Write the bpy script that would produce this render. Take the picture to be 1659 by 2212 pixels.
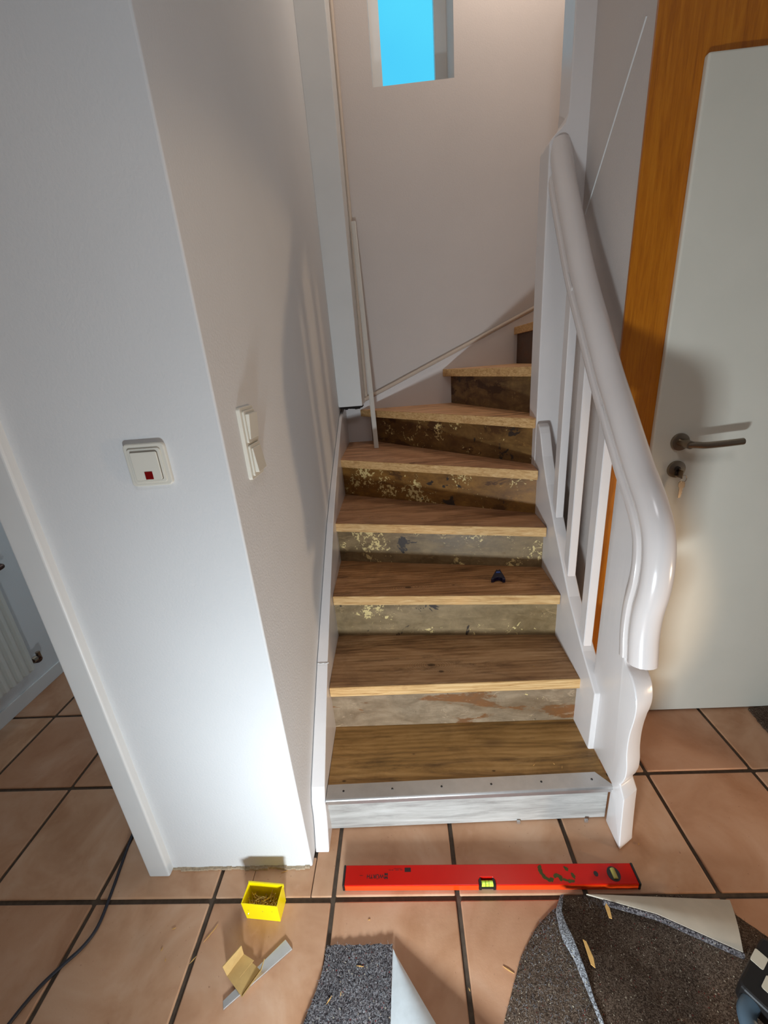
import bpy, bmesh, math, random
from mathutils import Vector, Matrix
random.seed(7)
for o in list(bpy.data.objects): bpy.data.objects.remove(o)
S = bpy.context.scene
COL = S.collection

# ------------------------------------------------------------------ camera
CAM = Vector((0.2620, -0.6798, 1.3381))
PITCH, YAW, ROLL, FPX = 70.2576, 3.3793, -4.7282, 888.86
cd = bpy.data.cameras.new('camera'); cam = bpy.data.objects.new('camera', cd); COL.objects.link(cam)
cd.sensor_fit = 'HORIZONTAL'; cd.sensor_width = 36.0; cd.lens = FPX * 36.0 / 1659.0
cd.clip_start = 0.02; cd.clip_end = 100
R = math.radians
cam.matrix_world = Matrix.Translation(CAM) @ (Matrix.Rotation(R(YAW), 4, 'Z') @ Matrix.Rotation(R(PITCH), 4, 'X') @ Matrix.Rotation(R(ROLL), 4, 'Z'))
S.camera = cam

# ------------------------------------------------------------------ sky, lamps, exposure
W = bpy.data.worlds.new('sky'); S.world = W; W.use_nodes = True
wn = W.node_tree.nodes; wl = W.node_tree.links
bg = wn['Background']; bg.inputs['Strength'].default_value = 1.0
tc = wn.new('ShaderNodeTexCoord'); ns = wn.new('ShaderNodeTexNoise'); ns.inputs['Scale'].default_value = 3.0; ns.inputs['Detail'].default_value = 3
cr = wn.new('ShaderNodeValToRGB'); cr.color_ramp.elements[0].color = (0.06, 0.55, 0.93, 1); cr.color_ramp.elements[1].color = (0.10, 0.72, 1.0, 1)
cr.color_ramp.elements[0].position = 0.35; cr.color_ramp.elements[1].position = 0.65
wl.new(tc.outputs['Generated'], ns.inputs['Vector']); wl.new(ns.outputs['Fac'], cr.inputs['Fac']); wl.new(cr.outputs['Color'], bg.inputs['Color'])

def look(o, target):
    d = Vector(target) - o.location
    o.rotation_euler = d.to_track_quat('-Z', 'Y').to_euler()
def lamp(name, kind, loc, target, power, color, **kw):
    d = bpy.data.lights.new(name, kind); d.energy = power; d.color = color
    for k, v in kw.items(): setattr(d, k, v)
    o = bpy.data.objects.new(name, d); COL.objects.link(o); o.location = loc
    if target: look(o, target)
    return o
# LED work lamp standing on the floor in front of the stairs, second one by the right-hand wall
lamp('work_lamp_light', 'AREA', (0.10, -0.80, 0.26), (0.95, 0.45, 0.50), 18.5, (0.80, 0.92, 1.0), shape='RECTANGLE', size=0.16, size_y=0.10)
lamp('side_lamp_light', 'SPOT', (2.25, -0.50, 0.30), (-0.07, 0.36, 0.47), 44.0, (1.0, 0.72, 0.46), spot_size=R(58), spot_blend=0.22, shadow_soft_size=0.05)
# unseen fill lights added for hall, side room and rear; then the lamp upstairs
lamp('hall_fill', 'AREA', (0.55, -0.95, 2.47), (0.55, -0.95, 0.0), 6.0, (0.97, 0.97, 1.0), shape='DISK', size=0.5)  # overhead fill added to brighten treads and hall
lamp('side_room_fill', 'AREA', (-1.20, 2.3, 1.9), (-1.35, 0.6, 0.3), 6.5, (0.92, 0.96, 1.0), shape='DISK', size=0.6)  # weak fill added to lift the side room
lamp('rear_fill', 'AREA', (-0.9, -2.9, 1.5), (-0.9, 0.0, 1.2), 2.0, (0.80, 0.90, 1.0), shape='RECTANGLE', size=1.2, size_y=1.2)  # cool fill added behind the camera for the pier front
lamp('upstairs_light', 'POINT', (0.86, 1.45, 3.30), None, 16.0, (1.0, 0.86, 0.74), shadow_soft_size=0.06)
S.view_settings.view_transform = 'Standard'
S.view_settings.look = 'None'
S.view_settings.gamma = 1.0
S.view_settings.use_curve_mapping = False
S.view_settings.exposure = 0.0

# ------------------------------------------------------------------ materials
def lin(c):
    return tuple(((v / 255.0) / 12.92 if v / 255.0 <= 0.04045 else ((v / 255.0 + 0.055) / 1.055) ** 2.4) for v in c) + (1.0,)
class M:
    """small node-material builder"""
    def __init__(s, name, rough=0.5, spec=0.5, metal=0.0, color=None):
        s.m = bpy.data.materials.new(name); s.m.use_nodes = True
        s.n = s.m.node_tree.nodes; s.l = s.m.node_tree.links; s.b = s.n['Principled BSDF']
        s.b.inputs['Roughness'].default_value = rough; s.b.inputs['Metallic'].default_value = metal
        s.b.inputs['Specular IOR Level'].default_value = spec
        if color: s.b.inputs['Base Color'].default_value = lin(color)
        s.tc = None
    def vec(s, scale=(1, 1, 1), rot=(0, 0, 0), kind='Object', shift=None):
        if not s.tc: s.tc = s.n.new('ShaderNodeTexCoord')
        mp = s.n.new('ShaderNodeMapping'); mp.inputs['Scale'].default_value = scale; mp.inputs['Rotation'].default_value = rot
        if shift: mp.inputs['Location'].default_value = shift
        s.l.new(s.tc.outputs[kind], mp.inputs['Vector']); return mp.outputs['Vector']
    def rnd(s):
        return s.n.new('ShaderNodeObjectInfo').outputs['Random']
    def noise(s, v, scale, detail=4, rough=0.6, dist=0.0):
        t = s.n.new('ShaderNodeTexNoise'); t.inputs['Scale'].default_value = scale; t.inputs['Detail'].default_value = detail
        t.inputs['Roughness'].default_value = rough; t.inputs['Distortion'].default_value = dist
        s.l.new(v, t.inputs['Vector']); return t.outputs['Fac']
    def voro(s, v, scale, out='Color', feature='F1'):
        t = s.n.new('ShaderNodeTexVoronoi'); t.feature = feature; t.inputs['Scale'].default_value = scale
        s.l.new(v, t.inputs['Vector']); return t.outputs[out]
    def ramp(s, f, stops, interp='LINEAR'):
        r = s.n.new('ShaderNodeValToRGB'); r.color_ramp.interpolation = interp; e = r.color_ramp.elements
        while len(e) < len(stops): e.new(0.5)
        for i, (p, c) in enumerate(stops): e[i].position = p; e[i].color = c if len(c) == 4 else lin(c)
        s.l.new(f, r.inputs['Fac']); return r.outputs['Color']
    def mask(s, f, lo, hi):
        return s.ramp(f, [(lo, (0, 0, 0, 1)), (hi, (1, 1, 1, 1))])
    def mix(s, f, a, b, kind='MIX'):
        x = s.n.new('ShaderNodeMix'); x.data_type = 'RGBA'; x.blend_type = kind
        for sock, val in ((x.inputs['Factor'], f), (x.inputs['A'], a), (x.inputs['B'], b)):
            if isinstance(val, (float, int)): sock.default_value = val
            elif isinstance(val, tuple): sock.default_value = val if len(val) == 4 else lin(val)
            else: s.l.new(val, sock)
        return x.outputs['Result']
    def math(s, op, a, b):
        x = s.n.new('ShaderNodeMath'); x.operation = op
        for sock, val in zip(x.inputs, (a, b)):
            if isinstance(val, (float, int)): sock.default_value = val
            else: s.l.new(val, sock)
        return x.outputs[0]
    def color(s, c): s.l.new(c, s.b.inputs['Base Color']); return s
    def rough(s, f, lo, hi):
        x = s.n.new('ShaderNodeMapRange'); x.inputs['To Min'].default_value = lo; x.inputs['To Max'].default_value = hi
        s.l.new(f, x.inputs['Value']); s.l.new(x.outputs['Result'], s.b.inputs['Roughness']); return s
    def bump(s, f, dist=0.002, strength=0.5):
        x = s.n.new('ShaderNodeBump'); x.inputs['Distance'].default_value = dist; x.inputs['Strength'].default_value = strength
        s.l.new(f, x.inputs['Height']); s.l.new(x.outputs['Normal'], s.b.inputs['Normal']); return s

def plaster(name, c, bump=0.0016, sc=140):
    m = M(name, 0.9, 0.15); v = m.vec()
    n = m.noise(v, sc, 3, 0.55); n2 = m.noise(v, 2.2, 3)
    d = tuple(int(x * 0.955) for x in c)
    m.color(m.mix(n2, d, c)); m.bump(n, bump, 0.55); return m.m
MAT = {}
MAT['plaster'] = plaster('white_textured_plaster', (226, 226, 226), 0.0009, 170)
MAT['plaster_fine'] = plaster('stairwell_plaster', (214, 205, 199), 0.0012, 220)
MAT['ceiling'] = plaster('ceiling_paint', (225, 224, 222))
def gloss_white(name, c, rough=0.28, grain=True):
    m = M(name, rough, 0.5); v = m.vec((6, 6, 0.5)); n = m.noise(v, 14, 4, 0.6); v2 = m.vec(); n2 = m.noise(v2, 5, 3)
    d = tuple(int(x * 0.95) for x in c)
    m.color(m.mix(n2, d, c)); m.bump(n, 0.0012, 0.25 if grain else 0.06); return m.m
MAT['gloss'] = gloss_white('white_gloss_stair_paint', (228, 222, 219))
MAT['gloss_smooth'] = gloss_white('white_gloss_handrail_paint', (228, 219, 215), 0.2, False)
MAT['satin'] = gloss_white('white_satin_frame', (226, 226, 224), 0.4, False)
MAT['door'] = gloss_white('white_door_lacquer', (224, 219, 205), 0.6, False)
def varnish():
    m = M('orange_varnished_pine', 0.33, 0.5); v = m.vec((9, 9, 0.55)); n = m.noise(v, 9, 6, 0.65, 0.6); n2 = m.noise(v, 40, 2)
    f = m.math('ADD', m.math('MULTIPLY', n, 0.75), m.math('MULTIPLY', n2, 0.25))
    m.color(m.ramp(f, [(0.3, (150, 80, 6)), (0.5, (182, 105, 14)), (0.7, (200, 124, 26))])); return m.m
MAT['varnish'] = varnish()

def tread_mat(name, ang, c_dark, c_mid, c_light, seed, stain=(74, 48, 28), knots=()):
    m = M(name, 0.55, 0.35); v = m.vec((1.5, 22, 22), (0, 0, ang), shift=(seed * 3.1, seed * 1.7, 0)); vb = m.vec((1, 1, 1), shift=(seed * 2.3, seed, 0))
    vw = m.vec((1.6, 9, 9), (0, 0, ang), shift=(seed, seed * 4.1, 0))
    g = m.noise(v, 3.2, 6, 0.7, 0.8); big = m.noise(vw, 1.5, 6, 0.65, 1.2)
    w = m.n.new('ShaderNodeTexWave'); w.wave_type = 'BANDS'; w.bands_direction = 'Y'; w.inputs['Scale'].default_value = 2.2; w.inputs['Distortion'].default_value = 9; w.inputs['Detail'].default_value = 2; w.inputs['Detail Scale'].default_value = 0.6
    m.l.new(vw, w.inputs['Vector'])
    f = m.math('ADD', m.math('MULTIPLY', g, 0.30), m.math('ADD', m.math('MULTIPLY', big, 0.63), m.math('MULTIPLY', w.outputs['Fac'], 0.07)))
    c = m.ramp(f, [(0.34, c_dark), (0.49, c_mid), (0.66, c_light)])
    # knots and dark stained streaks
    vk = m.vec((5.0, 11, 11), (0, 0, ang), shift=(seed * 1.3, seed * 0.7, 0)); kd = m.voro(vk, 0.62, 'Distance')
    km = m.math('SUBTRACT', 1.0, m.mask(kd, 0.05, 0.17)); c = m.mix(m.math('MULTIPLY', km, 0.55), c, stain)
    st = m.mask(m.noise(vw, 1.1, 6, 0.7, 2.0), 0.52, 0.70); c = m.mix(m.math('MULTIPLY', st, 0.7), c, stain)
    s2_ = m.mask(m.noise(vb, 5.0, 5, 0.7, 0.5), 0.50, 0.75); c = m.mix(m.math('MULTIPLY', s2_, 0.45), c, tuple(int(x * 0.8) for x in c_dark))
    for (kx_, ky_, kr_) in knots:      # a knot with its rings, at a place of its own on the board
        vv = m.vec((1, 2.0, 0), shift=(-(kx_ - 0.38), -(ky_ - 0.9) * 2.0, 0)); ln = m.n.new('ShaderNodeVectorMath'); ln.operation = 'LENGTH'; m.l.new(vv, ln.inputs[0])
        dd = m.math('ADD', ln.outputs['Value'], m.math('MULTIPLY', m.math('SUBTRACT', m.noise(vb, 22, 3), 0.5), kr_ * 1.1))
        ring = m.mask(m.math('SINE', m.math('MULTIPLY', dd, 22.0 / kr_), 0.0), 0.35, 0.95)
        near = m.math('SUBTRACT', 1.0, m.mask(dd, kr_ * 1.2, kr_ * 3.4)); core = m.math('SUBTRACT', 1.0, m.mask(dd, kr_ * 0.35, kr_ * 0.55))
        c = m.mix(m.math('MULTIPLY', m.math('MULTIPLY', ring, near), 0.5), c, stain); c = m.mix(m.math('MULTIPLY', core, 0.8), c, tuple(int(x * 0.8) for x in stain))
    m.color(c); m.bump(g, 0.001, 0.25); m.rough(big, 0.4, 0.65); return m.m
KNOTS = {0: ((0.475, 0.235, .012), (0.235, 0.30, .008), (0.02, 0.215, .012)), 1: ((0.315, 0.488, .030), (0.345, 0.455, .020)), 2: ((0.25, 0.70, .030), (0.42, 0.70, .018)), 4: ((0.30, 1.15, .03),)}
def bare_pine():
    m = M('bare_sanded_pine', 0.7, 0.25); v = m.vec((2.2, 16, 40)); g = m.noise(v, 3, 5, 0.65, 1.2); vb = m.vec(); b = m.noise(vb, 9, 4)
    c = m.ramp(g, [(0.3, (172, 128, 78)), (0.5, (206, 164, 110)), (0.68, (224, 188, 136))])
    c = m.mix(m.math('MULTIPLY', m.mask(b, 0.60, 0.75), 0.6), c, (150, 104, 60))
    m.color(c); m.bump(g, 0.001, 0.3); return m.m
MAT['pine'] = bare_pine()
def riser_mat(name, base, base2, rust, seed, rust_amt=0.60, cream_amt=0.64, dark_amt=0.66, side=0.35):
    m = M(name, 0.5, 0.4); v = m.vec((1, 1, 1), shift=(seed * 1.9, seed * 0.3, seed * 2.7)); vs = m.vec((2.2, 2.2, 7), shift=(seed, 0, seed * 1.1))
    n = m.noise(vs, 2.6, 5, 0.65, 0.8); c = m.ramp(n, [(0.32, base2), (0.62, base)])
    r = m.noise(m.vec((1.6, 1.6, 5), shift=(seed, 0.4, seed * 1.1)), 2.3, 7, 0.68, 0.5); c = m.mix(m.mask(r, rust_amt, rust_amt + 0.035), c, rust)
    bl2 = m.noise(v, 16, 5, 0.7, 0.4); c = m.mix(m.math('MULTIPLY', m.mask(bl2, 0.42, 0.70), 0.5), c, tuple(int(x * 0.78) for x in base2))
    wp = m.noise(vs, 6.0, 5, 0.7, 1.0); c = m.mix(m.math('MULTIPLY', m.mask(wp, 0.60, 0.66), 0.4), c, tuple(min(255, int(x * 1.25)) for x in base))
    # cream primer flecks, clustered
    cl = m.noise(v, 7, 3); fl = m.noise(v, 60, 4, 0.65, 0.8); k = m.math('ADD', m.math('MULTIPLY', cl, 0.55), m.math('MULTIPLY', fl, 0.45))
    c = m.mix(m.mask(k, cream_amt - 0.045, cream_amt - 0.035), c, (216, 192, 132))
    # chips down to the dark old varnish
    d = m.noise(m.vec((1, 1, 1), shift=(seed * 4.3, 2.0, seed)), 13, 4, 0.6, 0.6); cl2 = m.noise(v, 3.0, 2)
    dk = m.math('ADD', m.math('MULTIPLY', d, 0.6), m.math('MULTIPLY', cl2, 0.4))
    c = m.mix(m.mask(dk, dark_amt - 0.05, dark_amt - 0.035), c, (52, 40, 32))
    m.color(c); m.bump(fl, 0.0008, 0.4); m.rough(n, 0.35, 0.62); return m.m
def grey_plank():
    m = M('pale_grey_wood_vinyl', 0.5, 0.3); v = m.vec((1.3, 10, 12)); n = m.noise(v, 3.0, 6, 0.7, 0.6); f = m.noise(m.vec((4, 4, 120)), 4, 2)
    g = m.math('ADD', m.math('MULTIPLY', n, 0.8), m.math('MULTIPLY', f, 0.2))
    m.color(m.ramp(g, [(0.32, (138, 134, 130)), (0.5, (176, 173, 168)), (0.66, (196, 194, 190))])); return m.m
MAT['vinyl'] = grey_plank()
def simple(name, c, rough=0.5, metal=0.0, spec=0.5, mott=0.06, sc=30):
    m = M(name, rough, spec, metal); n = m.noise(m.vec(), sc, 3)
    d = tuple(max(0, int(x * (1 - mott))) for x in c); e = tuple(min(255, int(x * (1 + mott))) for x in c)
    m.color(m.mix(n, d, e)); return m.m
MAT['alu'] = simple('brushed_aluminium', (196, 194, 192), 0.38, 0.85)
MAT['steel'] = simple('brushed_stainless_steel', (150, 138, 122), 0.3, 1.0)
MAT['steel_dark'] = simple('dark_keyway', (30, 26, 24), 0.5)
MAT['brass'] = simple('brass_plated_screw', (214, 184, 112), 0.28, 0.8)
MAT['level_red'] = simple('red_enamel', (190, 20, 10), 0.25, 0, 0.25, 0.05, 12)
MAT['level_edge_lit'] = simple('lamp_lit_red_enamel', (232, 66, 12), 0.3, 0, 0.5, 0.04, 12)  # lamp light on the level's front edge, put into its colour
MAT['black'] = simple('black_plastic', (22, 20, 20), 0.45)
MAT['ink'] = simple('dark_print', (40, 8, 8), 0.6)
MAT['green_ink'] = simple('dark_green_marker', (60, 58, 22), 0.6, 0, 0.3, 0.4, 90)
MAT['navy'] = simple('navy_plastic', (16, 18, 52), 0.32)
MAT['navy_light'] = simple('blue_printed_stripe', (60, 100, 190), 0.35)
MAT['yellow'] = simple('bright_yellow_plastic', (252, 226, 4), 0.35, 0, 0.5, 0.01)
MAT['switch'] = simple('cream_switch_plastic', (222, 218, 206), 0.3, 0, 0.5, 0.01)
MAT['switch_gap'] = simple('switch_gap_shade', (120, 112, 100), 0.6)
MAT['red_lens'] = simple('dark_red_lens', (120, 6, 8), 0.2)
MAT['grout'] = simple('dark_grey_grout', (84, 72, 62), 0.95, 0, 0.1, 0.25, 60)
MAT['mortar'] = simple('crumbly_mortar', (168, 150, 128), 0.95, 0, 0.1, 0.3, 150)
MAT['cable'] = simple('blue_black_rubber', (34, 36, 46), 0.45)
MAT['copper'] = simple('old_copper_pipe', (72, 44, 34), 0.45, 0.5)
MAT['radiator'] = simple('white_radiator_enamel', (214, 216, 210), 0.35, 0, 0.5, 0.01)
MAT['card'] = simple('brown_cardboard', (190, 156, 100), 0.85, 0, 0.2, 0.1, 40)
MAT['chip'] = simple('pale_wood_chip', (206, 160, 96), 0.8, 0, 0.2, 0.12, 60)
MAT['trim_pale'] = simple('cream_painted_moulding', (206, 190, 174), 0.5, 0, 0.4, 0.03)
MAT['strip_white'] = simple('pale_primed_strip', (206, 200, 192), 0.45, 0, 0.4, 0.03)
MAT['backing'] = simple('pale_film_backing', (196, 200, 202), 0.5, 0, 0.4, 0.06, 60)
MAT['backing_warm'] = simple('beige_film_backing', (196, 184, 166), 0.6, 0, 0.3, 0.1, 14)
MAT['label_white'] = simple('off_white_label', (214, 206, 186), 0.5, 0, 0.4, 0.03)
MAT['blue_grey'] = simple('blue_grey_rubber', (70, 86, 98), 0.45)
MAT['gap'] = simple('black_gap_filler', (26, 22, 20), 0.95)
def tile_mat():
    m = M('terracotta_tile', 0.5, 0.35); r = m.rnd()
    v = m.vec(); ad = m.n.new('ShaderNodeVectorMath'); ad.operation = 'ADD'
    cx = m.n.new('ShaderNodeCombineXYZ'); m.l.new(m.math('MULTIPLY', r, 37.0), cx.inputs['X']); m.l.new(m.math('MULTIPLY', r, 91.0), cx.inputs['Y'])
    m.l.new(v, ad.inputs[0]); m.l.new(cx.outputs[0], ad.inputs[1]); v = ad.outputs[0]
    n = m.noise(v, 5, 4, 0.6, 0.5); n2 = m.noise(v, 40, 4, 0.7); pit = m.noise(v, 110, 3, 0.6)
    c = m.ramp(n, [(0.3, (180, 136, 102)), (0.5, (200, 160, 128)), (0.7, (212, 178, 150))])
    c = m.mix(m.math('MULTIPLY', m.mask(n2, 0.55, 0.75), 0.35), c, (206, 166, 140))
    c = m.mix(m.math('MULTIPLY', m.mask(pit, 0.68, 0.74), 0.5), c, (120, 76, 54))
    tint = m.ramp(r, [(0.0, (232, 214, 204)), (1.0, (255, 250, 246))]); c = m.mix(1.0, c, tint, 'MULTIPLY')
    m.color(c); m.bump(n2, 0.0012, 0.35); m.rough(n, 0.38, 0.6); return m.m
MAT['tile'] = tile_mat()
def felt_mat(name, dark, mid, light, sc=260):
    m = M(name, 1.0, 0.05); v = m.vec(); vc = m.voro(v, sc, 'Color'); sep = m.n.new('ShaderNodeSeparateColor'); m.l.new(vc, sep.inputs['Color'])
    n = m.noise(v, 18, 4, 0.7); f = m.math('ADD', m.math('MULTIPLY', sep.outputs[0], 0.62), m.math('MULTIPLY', n, 0.38))
    c = m.ramp(f, [(0.18, dark), (0.5, mid), (0.8, light)])
    c = m.mix(m.mask(sep.outputs[1], 0.992, 0.996), c, (120, 44, 40)); c = m.mix(m.mask(sep.outputs[2], 0.988, 0.994), c, (190, 178, 156))
    m.color(c); m.bump(m.noise(v, sc * 1.2, 3), 0.004, 0.8); return m.m
MAT['felt_grey'] = felt_mat('grey_flecked_felt', (38, 34, 36), (84, 78, 80), (138, 132, 132), 420)
MAT['felt_brown'] = felt_mat('brown_grey_felt', (54, 43, 36), (88, 72, 60), (120, 103, 89), 520)
MAT['felt_light'] = felt_mat('pale_fibre_sheen_felt', (84, 82, 84), (124, 124, 127), (172, 174, 178), 420)  # loose pale fibres, and the sheen painted along the felt fold
def glass():
    m = M('window_glass', 0.0, 0.5); m.b.inputs['Transmission Weight'].default_value = 1.0; m.b.inputs['IOR'].default_value = 1.02
    n = m.noise(m.vec(), 4, 2); m.color(m.mix(n, (250, 252, 255), (255, 255, 255))); return m.m
MAT['glass'] = glass()
def vial():
    m = M('yellow_green_vial', 0.08, 0.6); m.color(m.ramp(m.noise(m.vec(), 60, 2), [(0.3, (176, 214, 40)), (0.7, (214, 238, 90))])); return m.m
MAT['vial'] = vial()
MAT['vial_dull'] = simple('amber_vial', (140, 128, 62), 0.12, 0, 0.6, 0.1, 60)

# ------------------------------------------------------------------ mesh helpers
class B:
    """collects geometry in world coordinates"""
    def __init__(s): s.v = []; s.f = []
    def add(s, v, f):
        k = len(s.v); s.v += [tuple(p) for p in v]; s.f += [tuple(i + k for i in q) for q in f]; return s
    def box(s, a, b):
        (x0, y0, z0), (x1, y1, z1) = a, b
        return s.add([(x0, y0, z0), (x1, y0, z0), (x1, y1, z0), (x0, y1, z0), (x0, y0, z1), (x1, y0, z1), (x1, y1, z1), (x0, y1, z1)],
                     [(0, 3, 2, 1), (4, 5, 6, 7), (0, 1, 5, 4), (1, 2, 6, 5), (2, 3, 7, 6), (3, 0, 4, 7)])
    def prism(s, poly, fn0, fn1):
        """poly of 2-D points, fn0/fn1 map a point to the two end faces"""
        n = len(poly); v = [fn0(*p) for p in poly] + [fn1(*p) for p in poly]
        f = [tuple(range(n - 1, -1, -1)), tuple(range(n, 2 * n))] + [(i, (i + 1) % n, n + (i + 1) % n, n + i) for i in range(n)]
        return s.add(v, f)
    def px(s, poly, x0, x1): return s.prism(poly, lambda y, z: (x0, y, z), lambda y, z: (x1, y, z))
    def py(s, poly, y0, y1): return s.prism(poly, lambda x, z: (x, y0, z), lambda x, z: (x, y1, z))
    def pz(s, poly, z0, z1): return s.prism(poly, lambda x, y: (x, y, z0), lambda x, y: (x, y, z1))
    def sweep(s, sec, path, up=(0, 0, 1), side=None, scale=None):
        """sec: 2-D (side, normal) loop swept along path"""
        P = [Vector(p) for p in path]; n = len(sec); v = []
        for i, p in enumerate(P):
            t = (P[min(i + 1, len(P) - 1)] - P[max(i - 1, 0)]).normalized()
            if side is not None: sd = Vector(side)
            else:
                sd = t.cross(Vector(up))
                if sd.length < 1e-4: sd = t.cross(Vector((0, 1, 0)))
                sd.normalize()
            nn = sd.cross(t).normalized(); k = scale[i] if scale else 1.0
            v += [p + sd * a * k + nn * b * k for a, b in sec]
        f = []
        for i in range(len(P) - 1):
            for j in range(n):
                a = i * n + j; b = i * n + (j + 1) % n; f.append((a, b, b + n, a + n))
        f.append(tuple(range(n - 1, -1, -1))); f.append(tuple(range((len(P) - 1) * n, len(P) * n)))
        return s.add(v, f)
    def tube(s, path, r, seg=10, **k):
        return s.sweep([(math.cos(2 * math.pi * i / seg) * r, math.sin(2 * math.pi * i / seg) * r) for i in range(seg)], path, **k)
    def cyl(s, a, b, r0, r1=None, seg=24):
        r1 = r0 if r1 is None else r1
        return s.sweep([(math.cos(2 * math.pi * i / seg), math.sin(2 * math.pi * i / seg)) for i in range(seg)], [a, b], scale=[r0, r1])
def build(name, b, mat, parent=None, base=None, bevel=0, seg=2, smooth=False, bev_min_angle=30, mat_world=None):
    """one mesh object; parts take their thing's base as local origin"""
    if parent is not None: base = parent['_base']
    base = Vector(base if base is not None else (0, 0, 0))
    me = bpy.data.meshes.new(name); bm = bmesh.new()
    vs = [bm.verts.new(Vector(p) - base) for p in b.v]
    for q in b.f:
        try: bm.faces.new([vs[i] for i in q])
        except ValueError: pass
    bmesh.ops.recalc_face_normals(bm, faces=bm.faces)
    if bevel:
        es = [e for e in bm.edges if len(e.link_faces) == 2 and e.calc_face_angle(0) > R(bev_min_angle)]
        bmesh.ops.bevel(bm, geom=es, offset=bevel, segments=seg, affect='EDGES', profile=0.5, clamp_overlap=True)
    if smooth:
        for f in bm.faces: f.smooth = True
        for e in bm.edges:
            if len(e.link_faces) == 2 and e.calc_face_angle(0) > R(38): e.smooth = False
    bm.to_mesh(me); bm.free()
    me.materials.append(MAT[mat] if isinstance(mat, str) else mat)
    o = bpy.data.objects.new(name, me); COL.objects.link(o)
    if parent is not None: o.parent = parent
    else: o.location = base
    o['_base'] = tuple(base)
    return o
def tag(o, label, cat, group=None):
    o['label'] = label; o['category'] = cat
    if group: o['group'] = group
    return o
def thing(name, base, label, cat, group=None):
    o = bpy.data.objects.new(name, None); COL.objects.link(o); o.location = base; o.empty_display_size = 0.05
    o['_base'] = tuple(base); return tag(o, label, cat, group)
def struct(name, b, mat, label=None, **k):
    o = build(name, b, mat, **k); o['kind'] = 'structure'
    if label: o['label'] = label
    return o
def rrect(w, h, r, n=5, cx=0, cy=0):
    pts = []
    for (sx, sy, a0) in ((1, 1, 0), (-1, 1, 90), (-1, -1, 180), (1, -1, 270)):
        for i in range(n + 1):
            a = R(a0 + 90 * i / n); pts.append((cx + sx * (w / 2 - r) + r * math.cos(a), cy + sy * (h / 2 - r) + r * math.sin(a)))
    return pts
def smooth_path(pts, n=8):
    """Catmull-Rom through the points"""
    P = [Vector(p) for p in pts]; P = [P[0] * 2 - P[1]] + P + [P[-1] * 2 - P[-2]]; out = []
    for i in range(1, len(P) - 2):
        for k in range(n):
            t = k / n; a, b, c, d = P[i - 1:i + 3]
            out.append(0.5 * ((2 * b) + (c - a) * t + (2 * a - 5 * b + 4 * c - d) * t * t + (3 * b - a - 3 * c + d) * t ** 3))
    out.append(P[-2]); return out

# ------------------------------------------------------------------ the setting: shell
WX = -0.071      # stair-side face of the pier
WY = 0.077       # front face of the pier
BY = 1.825       # back wall
TOP = 4.6
floor = struct('floor', B().box((-3.0, -3.0, -0.06), (3.2, 3.0, -0.005)), 'grout', 'dark grout bed between the terracotta floor tiles')
P_ = 0.333; G = 0.006
def tile_mesh(x0, y0, x1, y1):
    return B().box((x0, y0, -0.02), (x1, y1, 0.0))
tm = build('tile', tile_mesh(-P_ / 2 + G, -P_ / 2 + G, P_ / 2 - G, P_ / 2 - G), 'tile', bevel=0.003, seg=2)
tile_data = tm.data; bpy.data.objects.remove(tm)
def hidden(c, r):
    x0, x1, y0, y1 = c * P_, (c + 1) * P_, r * P_, (r + 1) * P_
    if x0 > -0.5 and x1 < -0.0 and y0 > WY: return True            # under the pier
    if x0 >= 0 and x1 < 0.9 and y0 > 0.2: return True               # under the stairs
    if y0 > 0.6 and x0 > -0.2: return True
    if x1 < -1.6 and y0 > 0.1: return True
    return False
for r in range(-8, 5):
    for c in range(-6, 8):
        if hidden(c, r) or (c == -1 and r == 0): continue
        o = bpy.data.objects.new('tile', tile_data); COL.objects.link(o); o.parent = floor
        o.location = ((c + 0.5) * P_ + random.uniform(-1, 1) * 0.0008, (r + 0.5) * P_ + random.uniform(-1, 1) * 0.0008, random.uniform(-0.0006, 0.0006))
        o.rotation_euler = (0, 0, random.choice((0, 1, 2, 3)) * math.pi / 2 + random.uniform(-0.002, 0.002))
for (x0, x1, y0, y1) in ((-0.327, -0.2365, 0.006, 0.10), (-0.2352, -0.0640, 0.006, 0.10), (-0.0615, -0.006, 0.006, 0.30)):   # the cut tile at the corner
    cx, cy = (x0 + x1) / 2, (y0 + y1) / 2
    t = build('tile', tile_mesh(x0 - cx, y0 - cy, x1 - cx, y1 - cy), 'tile', bevel=0.0015); t.parent = floor; t.location = (cx, cy, 0)

pier = struct('wall_left', B().box((-0.500, WY, 0.0), (WX, BY + 0.15, TOP)), 'plaster', 'white textured plaster pier left of the stairs', bevel=0.004, seg=3)
mb = B()
xs = [-0.483 + i * 0.0135 for i in range(31)]
for i in range(30):
    d = random.uniform(0.004, 0.009); h = random.uniform(0.004, 0.009)
    mb.box((xs[i], WY - d, 0.0), (xs[i + 1], WY + 0.002, h))
build('mortar_joint', mb, 'mortar', pier)
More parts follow.
